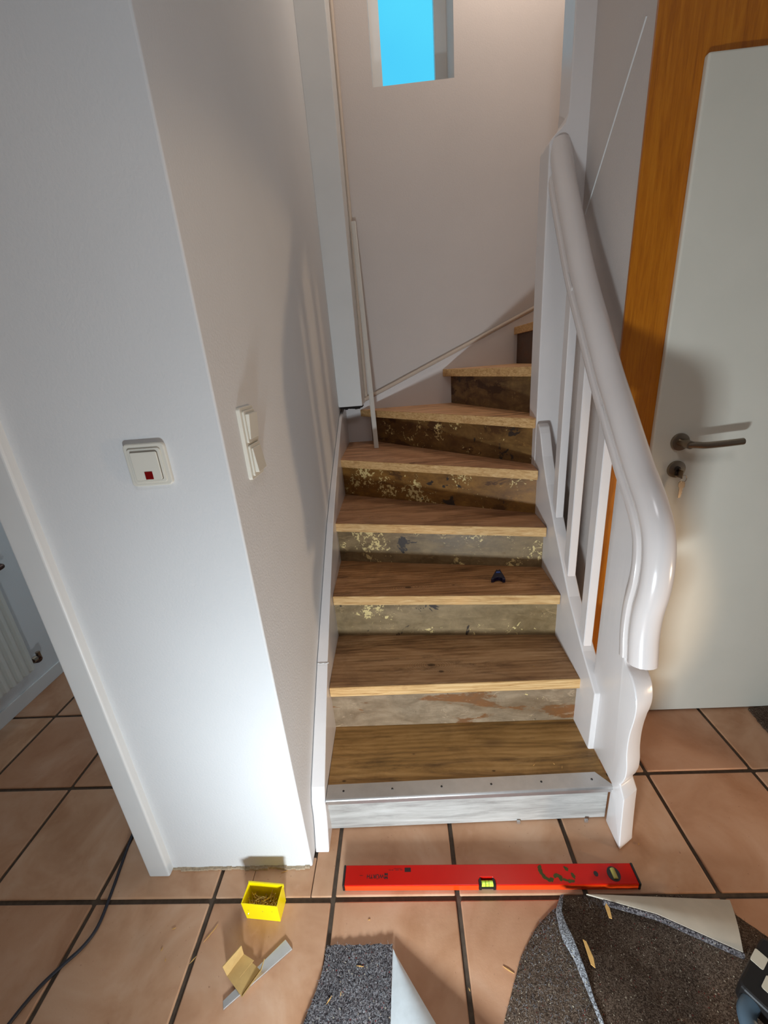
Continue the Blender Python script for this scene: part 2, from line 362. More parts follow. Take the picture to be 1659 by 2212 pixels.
# back wall with the window opening
wx0, wx1, wz0, wz1, wd = 0.226, 0.609, 2.565, 3.65, 0.30
wb = B()
wb.box((WX, BY, 0), (wx0, BY + wd, TOP)).box((wx1, BY, 0), (3.0, BY + wd, TOP)).box((wx0, BY, 0), (wx1, BY + wd, wz0)).box((wx0, BY, wz1), (wx1, BY + wd, TOP))
struct('wall_back', wb, 'plaster_fine', 'stairwell back wall with a narrow window')
win = struct('window_1', B().box((wx0, BY + 0.27, wz0), (wx0 + 0.05, BY + 0.33, wz1)).box((wx1 - 0.06, BY + 0.27, wz0), (wx1, BY + 0.33, wz1)).box((wx0 + 0.05, BY + 0.27, wz0), (wx1 - 0.06, BY + 0.33, wz0 + 0.05)).box((wx0 + 0.05, BY + 0.27, wz1 - 0.05), (wx1 - 0.06, BY + 0.33, wz1)), 'satin', 'white frame of the narrow stairwell window')
build('pane', B().box((wx0 + 0.052, BY + 0.297, wz0 + 0.052), (wx1 - 0.062, BY + 0.303, wz1 - 0.052)), 'glass', win)
# boxed-in pipe duct in the corner
struct('wall_duct', B().box((WX, 1.60, 1.135), (0.058, BY, TOP)), 'satin', 'white boxed duct in the corner above the stairs', bevel=0.002)
gp = B(); 
for i in range(9):
    x = WX + 0.006 + i * 0.0135; gp.box((x, 1.603 + random.uniform(0, .004), 1.118 + random.uniform(0, .008)), (x + 0.0135, 1.70, 1.1345))
struct('trim_1', gp, 'gap', 'ragged dark gap under the white duct')
struct('trim_2', B().tube([(0.066, BY - 0.008, 1.165), (0.066, BY - 0.008, TOP)], 0.009, 8), 'trim_pale', 'cream moulding in the corner beside the duct', smooth=True)
# walls round the door and under the upper flight
SX = 0.900
struct('wall_side', B().box((SX, 0.604, 0), (SX + 0.05, 1.0, TOP)), 'plaster_fine', 'white wall beside the handrail')
struct('wall_door', B().box((SX + 0.05, 0.604, 2.10), (3.0, 0.64, 2.62)).box((1.98, 0.60, 0), (3.0, 0.64, 2.10)), 'plaster_fine', 'wall above and beside the door')
struct('wall_flight', B().box((SX + 0.05, 1.0, 0), (3.0, 1.05, TOP)), 'plaster_fine', 'inner wall of the upper flight')
struct('wall_upper', B().box((WX, 0.42, 2.5), (SX, 0.47, TOP)), 'plaster_fine', 'upper storey wall over the stairs')
struct('wall_right', B().box((2.95, -3.0, 0), (3.05, BY, TOP)), 'plaster', 'right wall of the hall')
struct('wall_rear', B().box((-2.45, -3.05, 0), (2.95, -3.0, 2.5)), 'plaster', 'wall behind the camera')
w2 = B()
for (xa, xb, za, zb) in ((-1.58, -1.50, .82, 2.18), (-.30, -.22, .82, 2.18), (-1.50, -.30, .82, .90), (-1.50, -.30, 2.10, 2.18)): w2.box((xa, -3.0, za), (xb, -2.93, zb))
struct('rear_fill_frame', w2, 'satin', 'added white frame around the fill light behind the camera')  # unseen frame, added only to surround the rear fill light
struct('wall_hall_left', B().box((-2.5, -3.0, 0), (-2.45, WY, 2.5)).box((-2.45, WY, 0), (-1.53, WY + 0.10, 2.5)).box((-1.53, WY, 2.02), (-0.5, WY + 0.10, 2.5)), 'plaster', 'left walls of the hall')
struct('wall_far_left', B().box((-1.63, WY + 0.10, 0), (-1.53, 2.9, 2.5)), 'plaster', 'grey white wall behind the radiator')
struct('wall_far_back', B().box((-1.53, 2.85, 0), (WX, 2.9, 2.5)), 'plaster', 'end wall of the side room')
struct('baseboard_left', B().box((-1.53, WY + 0.10, 0), (-1.522, 2.85, 0.065)), 'satin', 'low white plaster skirting under the radiator', bevel=0.002)
struct('ceiling', B().box((-2.5, -3.05, 2.5), (-0.3, 2.9, 2.55)).box((-0.3, -3.05, 2.5), (3.0, WY, 2.55)).box((WX, WY, 2.5), (3.0, 0.42, 2.55)).box((SX, 0.42, 2.5), (3.0, 1.0, 2.55)), 'ceiling', 'hall ceiling')
struct('ceiling_upper', B().box((WX, 0.42, TOP), (3.0, 2.2, TOP + 0.05)), 'ceiling', 'stairwell ceiling')
# fine diagonal board joint on the side wall
struct('trim_3', B().tube([(SX - 0.001, 0.651, 2.06), (SX - 0.001, 0.923, 1.742)], 0.0022, 6), 'satin', 'thin diagonal seam on the wall beside the handrail', smooth=True)
# white casing of the doorway on the left
jb = B().box((-0.545, 0.056, 0), (-0.483, 0.20, 2.12))
struct('trim_4', jb, 'satin', 'white door casing at the left edge of the pier', bevel=0.005, seg=3)

# ------------------------------------------------------------------ staircase
RISE = 0.188; Z = [0.155 + RISE * k for k in range(8)]
TH = 0.036
NL = [(-0.027, .163), (-0.032, .397), (-0.037, .660), (-0.046, .936), (-0.062, 1.327), (0.025, 1.800), (0.514, 1.800), (0.909, 1.800)]
NR = [(0.799, .182), (0.785, .394), (0.780, .592), (0.777, .757), (0.774, .878), (0.775, .948), (0.800, 1.03), (0.918, 1.06)]
RL = [(-0.030, .176), (-0.034, .415), (-0.043, .680), (-0.047, .960), (-0.060, 1.352), (0.072, 1.815), (0.556, 1.815), (0.928, 1.815)]
RR = [(0.799, .194), (0.784, .414), (0.784, .622), (0.784, .802), (0.784, .912), (0.787, .985), (0.83, 1.06), (0.935, 1.06)]
stair = thing('staircase', (0.38, 0.9, 0.0), 'winding wooden staircase with stripped brown treads and white painted balustrade', 'staircase')
tread_cols = [((84, 62, 34), (122, 92, 52), (148, 116, 74)), ((92, 66, 44), (128, 98, 68), (150, 122, 92)), ((86, 58, 36), (128, 92, 60), (154, 118, 84)),
              ((96, 66, 44), (136, 100, 72), (158, 124, 94)), ((110, 76, 52), (150, 112, 82), (172, 136, 104)), ((126, 88, 58), (168, 128, 92), (186, 150, 114)), ((126, 92, 60), (170, 132, 94), (188, 152, 114)), ((126, 92, 60), (160, 122, 84), (180, 144, 104))]
riser_cfg = [None,
    ((156, 134, 108), (122, 100, 76), (126, 82, 46), 2.3, 0.545, 0.66, 0.70),
    ((150, 126, 90), (116, 94, 60), (146, 108, 56), 4.9, 0.62, 0.63, 0.655),
    ((140, 116, 80), (104, 82, 50), (120, 88, 44), 7.7, 0.60, 0.625, 0.655),
    ((146, 102, 44), (106, 68, 24), (84, 52, 20), 12.1, 0.60, 0.62, 0.665),
    ((132, 98, 52), (92, 60, 26), (80, 50, 22), 17.3, 0.56, 0.645, 0.66),
    ((134, 104, 62), (82, 54, 28), (70, 44, 22), 21.9, 0.54, 0.68, 0.67),
    ((90, 60, 36), (70, 44, 24), (60, 36, 18), 26.3, 0.6, 0.70, 0.68)]
def off(a, b, d):
    """shift the segment a-b by d to its left-hand side (towards the viewer for L -> R)"""
    v = Vector((b[0] - a[0], b[1] - a[1])).normalized(); n = Vector((v.y, -v.x)) * d
    return (a[0] + n.x, a[1] + n.y), (b[0] + n.x, b[1] + n.y)
for k in range(8):
    L, Rr, z = NL[k], NR[k], Z[k]
    ang = -math.atan2(Rr[1] - L[1], Rr[0] - L[0])
    if k < 7:
        bl, br = RL[k + 1], RR[k + 1]
        back = [(br[0], br[1] + 0.012), (bl[0], bl[1] + 0.012)]
    if k == 0: back = [(0.799, 0.325)] + back
    if k == 4: back = [(RR[5][0], RR[5][1] + .01), (RL[5][0], 1.822), (-0.068, 1.822)]
    if k == 5: back = [(RR[6][0], RR[6][1] + .01), (RL[6][0], 1.822), (0.02, 1.822)]
    if k == 6: back = [(RR[7][0], RR[7][1] + .01), (RL[7][0], 1.822), (0.505, 1.822)]
    if k == 7: back = [(1.20, 1.06), (1.20, 1.822), (0.905, 1.822)]
    a, b = off(L, Rr, -0.006)
    top = [(a[0], a[1]), (b[0], b[1])] + back
    bright = [tuple(min(255, int(x * 1.33)) for x in q) for q in tread_cols[k]]
    tm_ = tread_mat('stripped_tread_wood_%d' % k, ang, *bright, seed=k * 3.7 + 1.1, knots=KNOTS.get(k, ()))
    t = build('tread', B().pz(top, z - TH, z), tm_, stair, bevel=0.0015, seg=1)
    if k > 0:
        nb = B().pz([L, Rr, b, a], z - TH - 0.002, z - 0.0004)
        build('nosing', nb, 'pine', t, bevel=0.003, seg=2)
    # riser below this tread
    zb = Z[k - 1] if k else 0.0
    rl, rr = RL[k], RR[k]; p, q = off(rl, rr, -0.012)
    rb = B().pz([rl, rr, q, p], zb + (0.0 if k else 0.004), z - TH)
    rm = 'vinyl' if k == 0 else riser_mat('flaking_riser_paint_%d' % k, *riser_cfg[k])
    rs = build('riser', rb, rm, stair, bevel=0.0008, seg=1)
    if k == 0: rs['label'] = 'pale grey wood-look riser board of the bottom step'
# aluminium edge profile on the first step: top flange with screw holes, round lip
L, Rr, z = NL[0], NR[0], Z[0]
a, b = off(L, Rr, 0.004); c, d = off(L, Rr, -0.040); b2, d2 = (b[0] + 0.004, b[1]), (d[0] - 0.03, d[1])
prof = build('edge_profile', B().pz([a, b2, d2, c], z, z + 0.0022), 'alu', stair, bevel=0.0006, seg=1); prof['label'] = 'aluminium edge profile screwed to the bottom step'
build('profile_lip', B().tube([(a[0], a[1] + .001, z - 0.004), (b2[0], b2[1] + .001, z - 0.004)], 0.0065, 10), 'alu', prof, smooth=True)
e, f = off(L, Rr, 0.0035); g_, h_ = off(L, Rr, -0.006)
build('profile_apron', B().pz([e, f, h_, g_], z - 0.024, z - 0.008), 'alu', prof, bevel=0.0006, seg=1)
for i in range(6):
    t = 0.06 + i * 0.176; p = Vector(L).lerp(Vector(Rr), t); p = p + Vector((0, 0.018))
    build('profile_screw', B().cyl((p.x, p.y, z + 0.002), (p.x, p.y, z + 0.0036), 0.0034, 0.0026, 10), 'steel_dark', prof)
for i in range(2):
    x = (0.535, 0.735)[i]; y = 0.184 + 0.0
    build('riser_clip', B().box((x, y - 0.004, 0.001), (x + 0.010, y + 0.002, 0.012)), 'alu', rs if False else stair, bevel=0.001, seg=1)
# left (wall) stringer
sl = [(.112, 0), (.124, .03), (.139, .07), (.149, .11), (.153, .15), (.175, .187), (.30, .300), (.427, .410), (.66, .580), (.888, .742), (1.10, .862), (1.30, .962), (1.565, 1.090), (1.70, 1.115), (1.81, 1.125),
      (1.81, .72), (1.40, .66), (1.0, .42), (.6, .15), (.45, 0)]
bl_ = B().prism(sl, lambda y, z: (WX + 0.002, y, z), lambda y, z: (-0.0285 - 0.018 * max(0, y - 0.16), y, z))
st = build('stringer', bl_, 'gloss', stair, bevel=0.003, seg=2); st['label'] = 'white wall stringer on the left'
build('filler_joint', B().tube([(-0.068 + i * 0.0055, 0.432 + 0.002 * math.sin(i * 2.1), 0.4150 + 0.001) for i in range(8)], 0.0013, 6), 'satin', st)
# back stringer with round moulding on top
sb = [(-0.066, .70), (-0.066, 1.105), (0.03, 1.128), (1.20, 1.625), (1.20, 1.05), (0.9, .95), (0.5, .75)]
bs = build('stringer', B().py(sb, 1.803, 1.8245), 'gloss', stair, bevel=0.002, seg=1); bs['label'] = 'white stringer board along the back wall'
build('moulding', B().tube([(0.055, 1.806, 1.150), (0.66, 1.806, 1.405), (1.20, 1.806, 1.638)], 0.010, 8), 'trim_pale', bs, smooth=True)
# right stringer
top = [(.30, .372), (.402, .445), (.535, .560), (.692, .738), (.80, .872), (.86, .965), (.90, 1.045), (.915, 1.068), (.935, 1.078), (.949, 1.07)]
low = [(.949, .66), (.80, .50), (.60, .22), (.40, .0), (.30, .0)]
s2 = build('stringer', B().px(top + low, 0.782, 0.822), 'gloss', stair, bevel=0.004, seg=3, smooth=False); s2['label'] = 'white open-side stringer under the balusters'
# inner newel post with a scooped shoulder, running up to the ceiling
sh = [(0.782, 0.60), (0.782, 1.955)]
for i in range(7):
    a_ = R(90 * i / 6); sh.append((0.790 + 0.048 * (1 - math.cos(a_)) * 1.0, 1.962 + 0.056 * math.sin(a_) * 1.0 if i else 1.962))
sh = [(0.782, 0.60), (0.782, 1.950), (0.788, 1.960), (0.803, 1.975), (0.818, 1.986), (0.829, 1.998), (0.836, 2.018), (0.838, 2.06), (0.838, 2.62), (0.905, 2.62), (0.905, 0.60)]
np_ = build('newel_post', B().py(sh, 0.950, 1.045), 'gloss', stair, bevel=0.004, seg=2); np_['label'] = 'tall white inner newel post'
# ornamental starting newel: a thick board with a carved front edge
fr = [(.104, 0.0), (.108, .03), (.113, .08), (.118, .14), (.120, .180), (.147, .200), (.136, .225), (.129, .255), (.130, .285), (.138, .32), (.141, .36), (.139, .40), (.133, .44), (.131, .475), (.136, .505), (.152, .535), (.178, .556), (.205, .570),
      (.212, .62), (.213, .70), (.206, .78), (.200, .86), (.215, .93), (.265, .985), (.34, 1.06)]
fr = fr[:6] + [(p.x, p.y) for p in smooth_path([(a, b, 0) for a, b in fr[6:]], 4)]
bk = [(.352, 1.06), (.352, .40), (.330, .30), (.300, .20), (.20, .15), (.19, .10), (.185, 0.0)]
bk = [(.352, 1.06), (.352, .36), (.345, .26), (.325, .157), (.186, .157), (.186, 0.0)]
nsk = lambda y, z: y + (0.030 * max(0.0, min(1.0, (0.60 - z) / 0.16)) * max(0.0, min(1.0, (0.26 - y) / 0.08)))
nw = build('newel_post', B().prism(fr + bk, lambda y, z: (0.798, y, z), lambda y, z: (0.850, nsk(y, z), z)), 'gloss', stair, bevel=0.005, seg=3, bev_min_angle=60, smooth=True); nw['label'] = 'white carved starting newel with wavy front edge'
# handrail: mushroom section swept up the flight and curled down the newel
hp = [(.976, 1.945), (.90, 1.815), (.735, 1.562), (.60, 1.392), (.50, 1.268), (.42, 1.180), (.308, 1.058), (.236, .987), (.197, .932), (.181, .870), (.180, .805), (.190, .735), (.190, .668), (.178, .592)]
hp = smooth_path([(0.820, y, z) for y, z in hp], 6)
sec = []
for i in range(15):          # rounded cap
    a_ = R(-28 + 236 * i / 14); sec.append((0.0335 * math.cos(a_), 0.008 + 0.032 * math.sin(a_)))
sec += [(-0.0265, -0.013), (-0.0275, -0.016), (-0.0335, -0.020), (-0.0355, -0.028), (-0.0335, -0.038), (-0.026, -0.045), (0.026, -0.045), (0.0335, -0.038), (0.0355, -0.028), (0.0335, -0.020), (0.0275, -0.016), (0.0265, -0.013)]
sec = [(a, -b) for a, b in sec]
hr = build('handrail', B().sweep(sec, [p for p in hp], side=(1, 0, 0)), 'gloss_smooth', stair, smooth=True)
me = hr.data
# square balusters between stringer and handrail
for (y, zb, zt) in ((.728, .775, 1.530), (.590, .615, 1.352), (.432, .455, 1.168)):
    build('baluster', B().px([(y - .02, zb), (y + .02, zb + 0.046), (y + .02, zt + 0.024), (y - .02, zt - 0.024)], 0.789, 0.815), 'gloss', stair, bevel=0.002, seg=1)

# ------------------------------------------------------------------ door
DY = 0.580
fr_ = struct('door_1', B().box((0.897, 0.596, 0), (0.951, 0.6035, 2.10)).box((0.951, 0.596, 0), (1.055, 0.66, 2.10)).box((1.055, 0.598, 1.93), (1.85, 0.66, 2.10)).box((1.82, 0.598, 0), (1.98, 0.66, 2.10)).box((1.055, 0.63, 0), (1.82, 0.66, 1.93)), 'varnish', 'orange varnished wooden door frame')
leaf = build('door_leaf', B().box((1.013, DY, 0.006), (1.874, DY + 0.0175, 1.948)), 'door', fr_, bevel=0.005, seg=3); leaf['label'] = 'white lacquered door leaf'
def ros(z, x, nm):
    o = build(nm, B().cyl((x, DY, z), (x, DY - 0.008, z), 0.0265, 0.0255, 28), 'steel', fr_, bevel=0.0008, smooth=True); return o
hx, hz, kz = 1.090, 1.050, 0.966
rz = ros(hz, hx, 'handle_rosette')
hb = B().cyl((hx, DY - 0.008, hz), (hx, DY - 0.036, hz), 0.0115, 0.0105, 18)
hb.tube(smooth_path([(hx - .004, DY - 0.044, hz - 0.001), (hx + 0.018, DY - 0.049, hz - 0.002), (hx + 0.042, DY - 0.053, hz - 0.004), (hx + 0.09, DY - 0.055, hz - 0.002), (hx + 0.142, DY - 0.055, hz + 0.001)], 4), 0.0098, 14)
hb.cyl((hx, DY - 0.034, hz), (hx, DY - 0.052, hz - 0.001), 0.0125, 0.0115, 18)
hd = build('door_handle', hb, 'steel', fr_, smooth=True); hd['label'] = 'brushed steel lever handle'
r2 = ros(kz, hx + 0.002, 'lock_rosette')
build('keyhole', B().cyl((hx + .002, DY - 0.0080, kz + .002), (hx + .002, DY - 0.0125, kz + .002), 0.0085, 0.008, 16).box((hx - 0.002, DY - 0.0125, kz - 0.018), (hx + 0.006, DY - 0.008, kz)), 'steel_dark', r2)
kr = thing('key_ring', (hx + 0.004, DY - 0.02, kz - 0.075), 'steel key ring with two keys hanging from the door lock', 'keys')
kx = hx + 0.003
kb = B().box((kx - 0.0013, DY - 0.036, kz - 0.022), (kx + 0.0013, DY - 0.0128, kz + 0.004)).cyl((kx, DY - 0.030, kz + 0.003), (kx, DY - 0.0128, kz + 0.003), 0.0026, None, 8)
build('key', kb, 'steel', kr, bevel=0.0005, seg=1)
rg = []
for i in range(25):
    a_ = 2 * math.pi * i / 24; rg.append((kx + 0.008 + 0.011 * math.cos(a_), DY - 0.030 + 0.003 * math.cos(a_), kz - 0.024 + 0.011 * math.sin(a_)))
build('ring', B().tube(rg, 0.0009, 6, up=(0, 1, 0)), 'steel', kr, smooth=True)
k2 = [(-0.010, 0), (-0.004, 0.006), (0.006, 0.005), (0.011, -0.002), (0.011, -0.014), (0.005, -0.019), (0.0045, -0.024), (0.007, -0.027), (0.004, -0.031), (0.006, -0.036), (0.0035, -0.040), (0.003, -0.050), (-0.0045, -0.050), (-0.0045, -0.018), (-0.009, -0.012)]
build('key', B().py([(kx + 0.004 + a * 0.95, kz - 0.036 + b * 0.95) for a, b in k2], DY - 0.031, DY - 0.029), 'steel', kr)

# ------------------------------------------------------------------ wall switches
def plate(cx, cz, w, h, y0, y1, r):  return B().py(rrect(w, h, r, 4, cx, cz), y0, y1)
sw = thing('light_switch', (-0.222, WY, 1.193), 'single white rocker switch with red window on the front of the pier', 'switch')
build('frame', plate(-0.222, 1.193, .080, .082, WY - 0.008, WY + 0.001, .008), 'switch', sw, bevel=0.002, seg=2)
build('inset', plate(-0.222, 1.192, .064, .066, WY - 0.0105, WY - 0.008, .005), 'switch', sw, bevel=0.001, seg=2)
build('gap', plate(-0.222, 1.192, .053, .055, WY - 0.0109, WY - 0.0105, .003), 'switch_gap', sw)
rk = build('rocker', plate(-0.222, 1.192, .0515, .0535, WY - 0.0140, WY - 0.0109, .003), 'switch', sw, bevel=0.0012, seg=2)
build('indicator', B().box((-0.228, WY - 0.0146, 1.1665), (-0.213, WY - 0.0139, 1.1815)), 'red_lens', rk)
ds = thing('light_switch', (WX, 0.204, 1.201), 'double white rocker switch in an upright frame on the stair side of the pier', 'switch')
def platex(cy, cz, w, h, x0, x1, r): return B().px(rrect(w, h, r, 4, cy, cz), x0, x1)
DYc, DZc = 0.204, 1.201
build('frame', platex(DYc, DZc, .080, .151, WX - 0.001, WX + 0.008, .006), 'switch', ds, bevel=0.0015, seg=2)
for dz, tilt in ((0.0355, 1), (-0.0355, -1)):
    it = build('inset', platex(DYc, DZc + dz, .064, .066, WX + 0.008, WX + 0.0125, .004), 'switch', ds, bevel=0.001, seg=2)
    z0, z1 = DZc + dz - .026, DZc + dz + .026; xa, xb = (WX + 0.0155, WX + 0.021) if tilt > 0 else (WX + 0.021, WX + 0.0155)
    rb = B().py([(WX + 0.0125, z0), (xa, z0), (xb, z1), (WX + 0.0125, z1)], DYc - .026, DYc + .026)
    build('rocker', rb, 'switch', ds, bevel=0.001, seg=2)

# ------------------------------------------------------------------ radiator in the side room
ra = thing('radiator', (-1.46, 0.45, 0.0), 'white ribbed panel radiator seen through the left doorway', 'radiator')
RX = -1.452; y0, y1 = 0.22, 0.775; zz0, zz1 = 0.165, 0.70
def wave(zv):
    pts = []; n = 17; w = (y1 - y0) / n
    for i in range(n):
        for t, d in ((0.0, 0), (0.22, 0), (0.34, 0.010), (0.78, 0.010), (0.90, 0)): pts.append((RX + d, y0 + (i + t) * w, zv))
    pts.append((RX, y1, zv)); return pts
wv = B(); lo, hi = wave(zz0 + 0.012), wave(zz1 - 0.012); n = len(lo)
loi = [(RX - 0.012, p[1], p[2]) for p in lo]; hii = [(RX - 0.012, p[1], p[2]) for p in hi]
wv.add(lo + hi + loi + hii, [(i, i + 1, n + i + 1, n + i) for i in range(n - 1)] + [(2 * n + i, 3 * n + i, 3 * n + i + 1, 2 * n + i + 1) for i in range(n - 1)] + [(i, 2 * n + i, 2 * n + i + 1, i + 1) for i in range(n - 1)] + [(n + i, n + i + 1, 3 * n + i + 1, 3 * n + i) for i in range(n - 1)] + [(n - 1, 3 * n - 1, 4 * n - 1, 2 * n - 1), (0, n, 3 * n, 2 * n)])
build('ribbed_panel', wv, 'radiator', ra)
build('panel_edge', B().box((RX - 0.02, y0 - .01, zz0), (RX - 0.006, y1 + .008, zz1)), 'radiator', ra, bevel=0.004)
build('rear_panel', B().box((-1.518, y0, zz0 + 0.01), (-1.490, y1 - 0.01, zz1 - 0.01)), 'radiator', ra, bevel=0.004)
build('spacer', B().box((-1.492, y0 + .05, zz0 + 0.03), (RX - 0.018, y0 + .12, zz1 - 0.03)), 'radiator', ra)
v1 = B().tube(smooth_path([(-1.468, 0.78, 0.20), (-1.468, 0.815, 0.20), (-1.470, 0.828, 0.185), (-1.49, 0.832, 0.168), (-1.535, 0.832, 0.165)], 5), 0.0095, 10)
build('valve_pipe', v1, 'copper', ra, smooth=True)
build('valve', B().cyl((-1.468, 0.79, 0.20), (-1.468, 0.81, 0.20), 0.013, None, 8).cyl((-1.468, 0.826, 0.185), (-1.468, 0.826, 0.222), 0.009, None, 8), 'steel', ra)
v2 = B().tube(smooth_path([(-1.468, 0.76, 0.655), (-1.468, 0.82, 0.655), (-1.475, 0.84, 0.655), (-1.50, 0.845, 0.655), (-1.535, 0.845, 0.655)], 5), 0.0105, 10)
build('valve_pipe', v2, 'copper', ra, smooth=True)

# ------------------------------------------------------------------ spirit level
lv = thing('spirit_level', (0.414, 0.042, 0.0), 'long red spirit level lying on the tiles before the bottom step', 'spirit level')
x0, x1, ya, yb, H = 0.024, 0.808, 0.018, 0.066, 0.023
nx0, nx1, ny = 0.391, 0.436, 0.036
def sk(x, y): return (x, y - 0.0045 * (x - x0) / (x1 - x0))
out = [sk(*p) for p in [(x0 + .006, ya), (nx0, ya), (nx0, ny - .006), (nx0 + .006, ny), (nx1 - .006, ny), (nx1, ny - .006), (nx1, ya), (x1 - .006, ya), (x1 - .006, yb), (x0 + .006, yb)]]
build('body', B().pz(out, 0.0005, H), 'level_red', lv, bevel=0.0015, seg=2)
for xa, xb in ((x0 + .0075, nx0 - .001), (nx1 + .001, x1 - .0075)):
    a, b = sk(xa, ya), sk(xb, ya)
    build('lit_edge_strip', B().pz([(a[0], a[1] - .0006), (b[0], b[1] - .0006), (b[0], b[1] + .002), (a[0], a[1] + .002)], 0.0022, H - .0022), 'level_edge_lit', lv)
for xa, xb in ((x0, x0 + .006), (x1 - .006, x1)):
    build('end_cap', B().pz([sk(xa, ya - .0008), sk(xb, ya - .0008), sk(xb, yb + .0008), sk(xa, yb + .0008)], 0.0, H + .0008), 'black', lv, bevel=0.002, seg=2)
vh = build('vial_housing', B().pz([sk(nx0 + .0005, ya + .002), sk(nx0 + .0005, ny - .001), sk(nx1 - .0005, ny - .001), sk(nx1 - .0005, ya + .002)], 0.001, 0.008).pz([sk(nx0 + .0005, ya), sk(nx0 + .007, ya), sk(nx0 + .007, ny - .001), sk(nx0 + .0005, ny - .001)], 0.001, H - .001).pz([sk(nx1 - .007, ya), sk(nx1 - .0005, ya), sk(nx1 - .0005, ny - .001), sk(nx1 - .007, ny - .001)], 0.001, H - .001), 'black', lv)
vy = sk(nx0, (ya + ny) / 2)[1] - 0.001
vt = build('vial', B().cyl((nx0 + .007, vy, 0.0135), (nx1 - .007, vy, 0.0135), 0.0068, None, 16), 'vial', lv, smooth=True)
for x in (0.409, 0.418): build('vial_line', B().cyl((x - .0005, vy, 0.0135), (x + .0005, vy, 0.0135), 0.0070, None, 16), 'black', vt)
def ell(cx, cy, a, b, n=28): return [(cx + a * math.cos(2 * math.pi * i / n), cy + b * math.sin(2 * math.pi * i / n)) for i in range(n)]
ov = build('vial_window', B().pz(ell(0.748, 0.0365, .0165, .0172), H, H + .0008), 'black', lv)
build('vial', B().cyl((0.749, 0.025, H + .0003), (0.749, 0.048, H + .0003), 0.0062, None, 12), 'vial_dull', lv, smooth=True)
build('hang_hole', B().pz(ell(0.7025, 0.0375, .0058, .0062, 20), H, H + .0004), 'black', lv)
def text_mesh(txt, size):
    cu = bpy.data.curves.new('t', 'FONT'); cu.body = txt; cu.size = size; cu.align_x = 'CENTER'; cu.align_y = 'CENTER'; cu.offset = size * 0.02
    o = bpy.data.objects.new('t', cu); COL.objects.link(o); dg = bpy.context.evaluated_depsgraph_get(); dg.update()
    me = bpy.data.meshes.new_from_object(o.evaluated_get(dg)); bpy.data.objects.remove(o); return me
me = text_mesh('W\u00dcRTH', 0.0130); me.materials.append(MAT['ink'])
tx = bpy.data.objects.new('lettering', me); COL.objects.link(tx); tx.parent = lv
tx.location = Vector((0.1135, 0.0385, H + 0.0003)) - Vector(lv['_base']); tx.rotation_euler = (0, 0, math.pi)
lg = B()
for (cx, cy, s) in ((0.1430, 0.0425, -1), (0.1430, 0.0345, 1)):    # the two-part emblem beside the lettering
    lg.pz([(cx - .0045, cy - .003), (cx - .0018, cy - .003), (cx, cy + .0008 * s), (cx + .0018, cy - .003), (cx + .0045, cy - .003), (cx + .0045, cy + .003), (cx + .0015, cy + .003), (cx, cy + .0012), (cx - .0015, cy + .003), (cx - .0045, cy + .003)], H, H + .0003)
build('emblem', lg, 'ink', lv)
lb = B().pz([(0.194, 0.0475), (0.211, 0.0475), (0.211, 0.0575), (0.194, 0.0575)], H, H + .00025)
build('printed_square', lb, 'ink', lv)
for (x, y, w, h) in ((0.168, .052, .010, .001), (0.181, .052, .007, .001), (0.150, .052, .006, .001), (0.158, .052, .005, .001), (0.164, .0555, .021, .0007), (0.070, .040, .009, .0007)):
    build('small_print', B().box((x, y, H), (x + w, y + h, H + .0002)), 'ink', lv)
mk = B()
def blot(pts, w):
    for i in range(len(pts) - 1):
        a, b = Vector(pts[i]), Vector(pts[i + 1]); n = int((b - a).length / 0.0022) + 1
        for j in range(n):
            p = a.lerp(b, j / n); r = w * random.uniform(0.5, 1.2)
            if random.random() < 0.14: continue
            mk.pz([(p.x + random.uniform(-.001, .001) + r * math.cos(t) * random.uniform(.7, 1.1), p.y + random.uniform(-.001, .001) + r * math.sin(t) * random.uniform(.7, 1.1)) for t in (0, 1, 2, 3, 4, 5)], H + .00005, H + .0003 + random.uniform(0, .0001))
blot([(0.561, 0.054), (0.560, 0.042), (0.567, 0.030), (0.577, 0.024), (0.588, 0.027)], .0056)
blot([(0.592, 0.032), (0.600, 0.036), (0.608, 0.030), (0.606, 0.023)], .0050)
blot([(0.612, 0.027), (0.624, 0.022), (0.638, 0.021), (0.644, 0.028), (0.640, 0.040)], .0044)
blot([(0.626, 0.054), (0.632, 0.047)], .0050)
build('marker_scrawl', mk, 'green_ink', lv)

# ------------------------------------------------------------------ yellow box of screws
yb_ = thing('screw_box', (-0.178, -0.018, 0.0), 'small bright yellow plastic box holding screws', 'box')
A0, B0, C0, D0 = (-0.226, -0.041), (-0.129, -0.049), (-0.126, 0.000), (-0.222, 0.008)     # front-left, front-right, back-right, back-left
Hb = 0.066; tck = 0.0022
def scale_poly(P, k, c=None):
    cx = sum(p[0] for p in P) / 4; cy = sum(p[1] for p in P) / 4; return [(cx + (p[0] - cx) * k[0], cy + (p[1] - cy) * k[1]) for p in P]
O_ = [A0, B0, C0, D0]; ob = scale_poly(O_, (0.95, 0.92)); it_ = scale_poly(O_, (0.955, 0.91)); ib = scale_poly(O_, (0.905, 0.83))
v = [(x, y, 0) for x, y in ob] + [(x, y, Hb) for x, y in O_] + [(x, y, 0.003) for x, y in ib] + [(x, y, Hb) for x, y in it_]
f = [(3, 2, 1, 0), (8, 9, 10, 11)]
for i in range(4):
    j = (i + 1) % 4; f += [(i, j, 4 + j, 4 + i), (4 + i, 4 + j, 12 + j, 12 + i), (8 + j, 8 + i, 12 + i, 12 + j)]
build('tub', B().add(v, f), 'yellow', yb_, bevel=0.0006, seg=1)
lipa = [(D0[0], D0[1]), (C0[0], C0[1])]
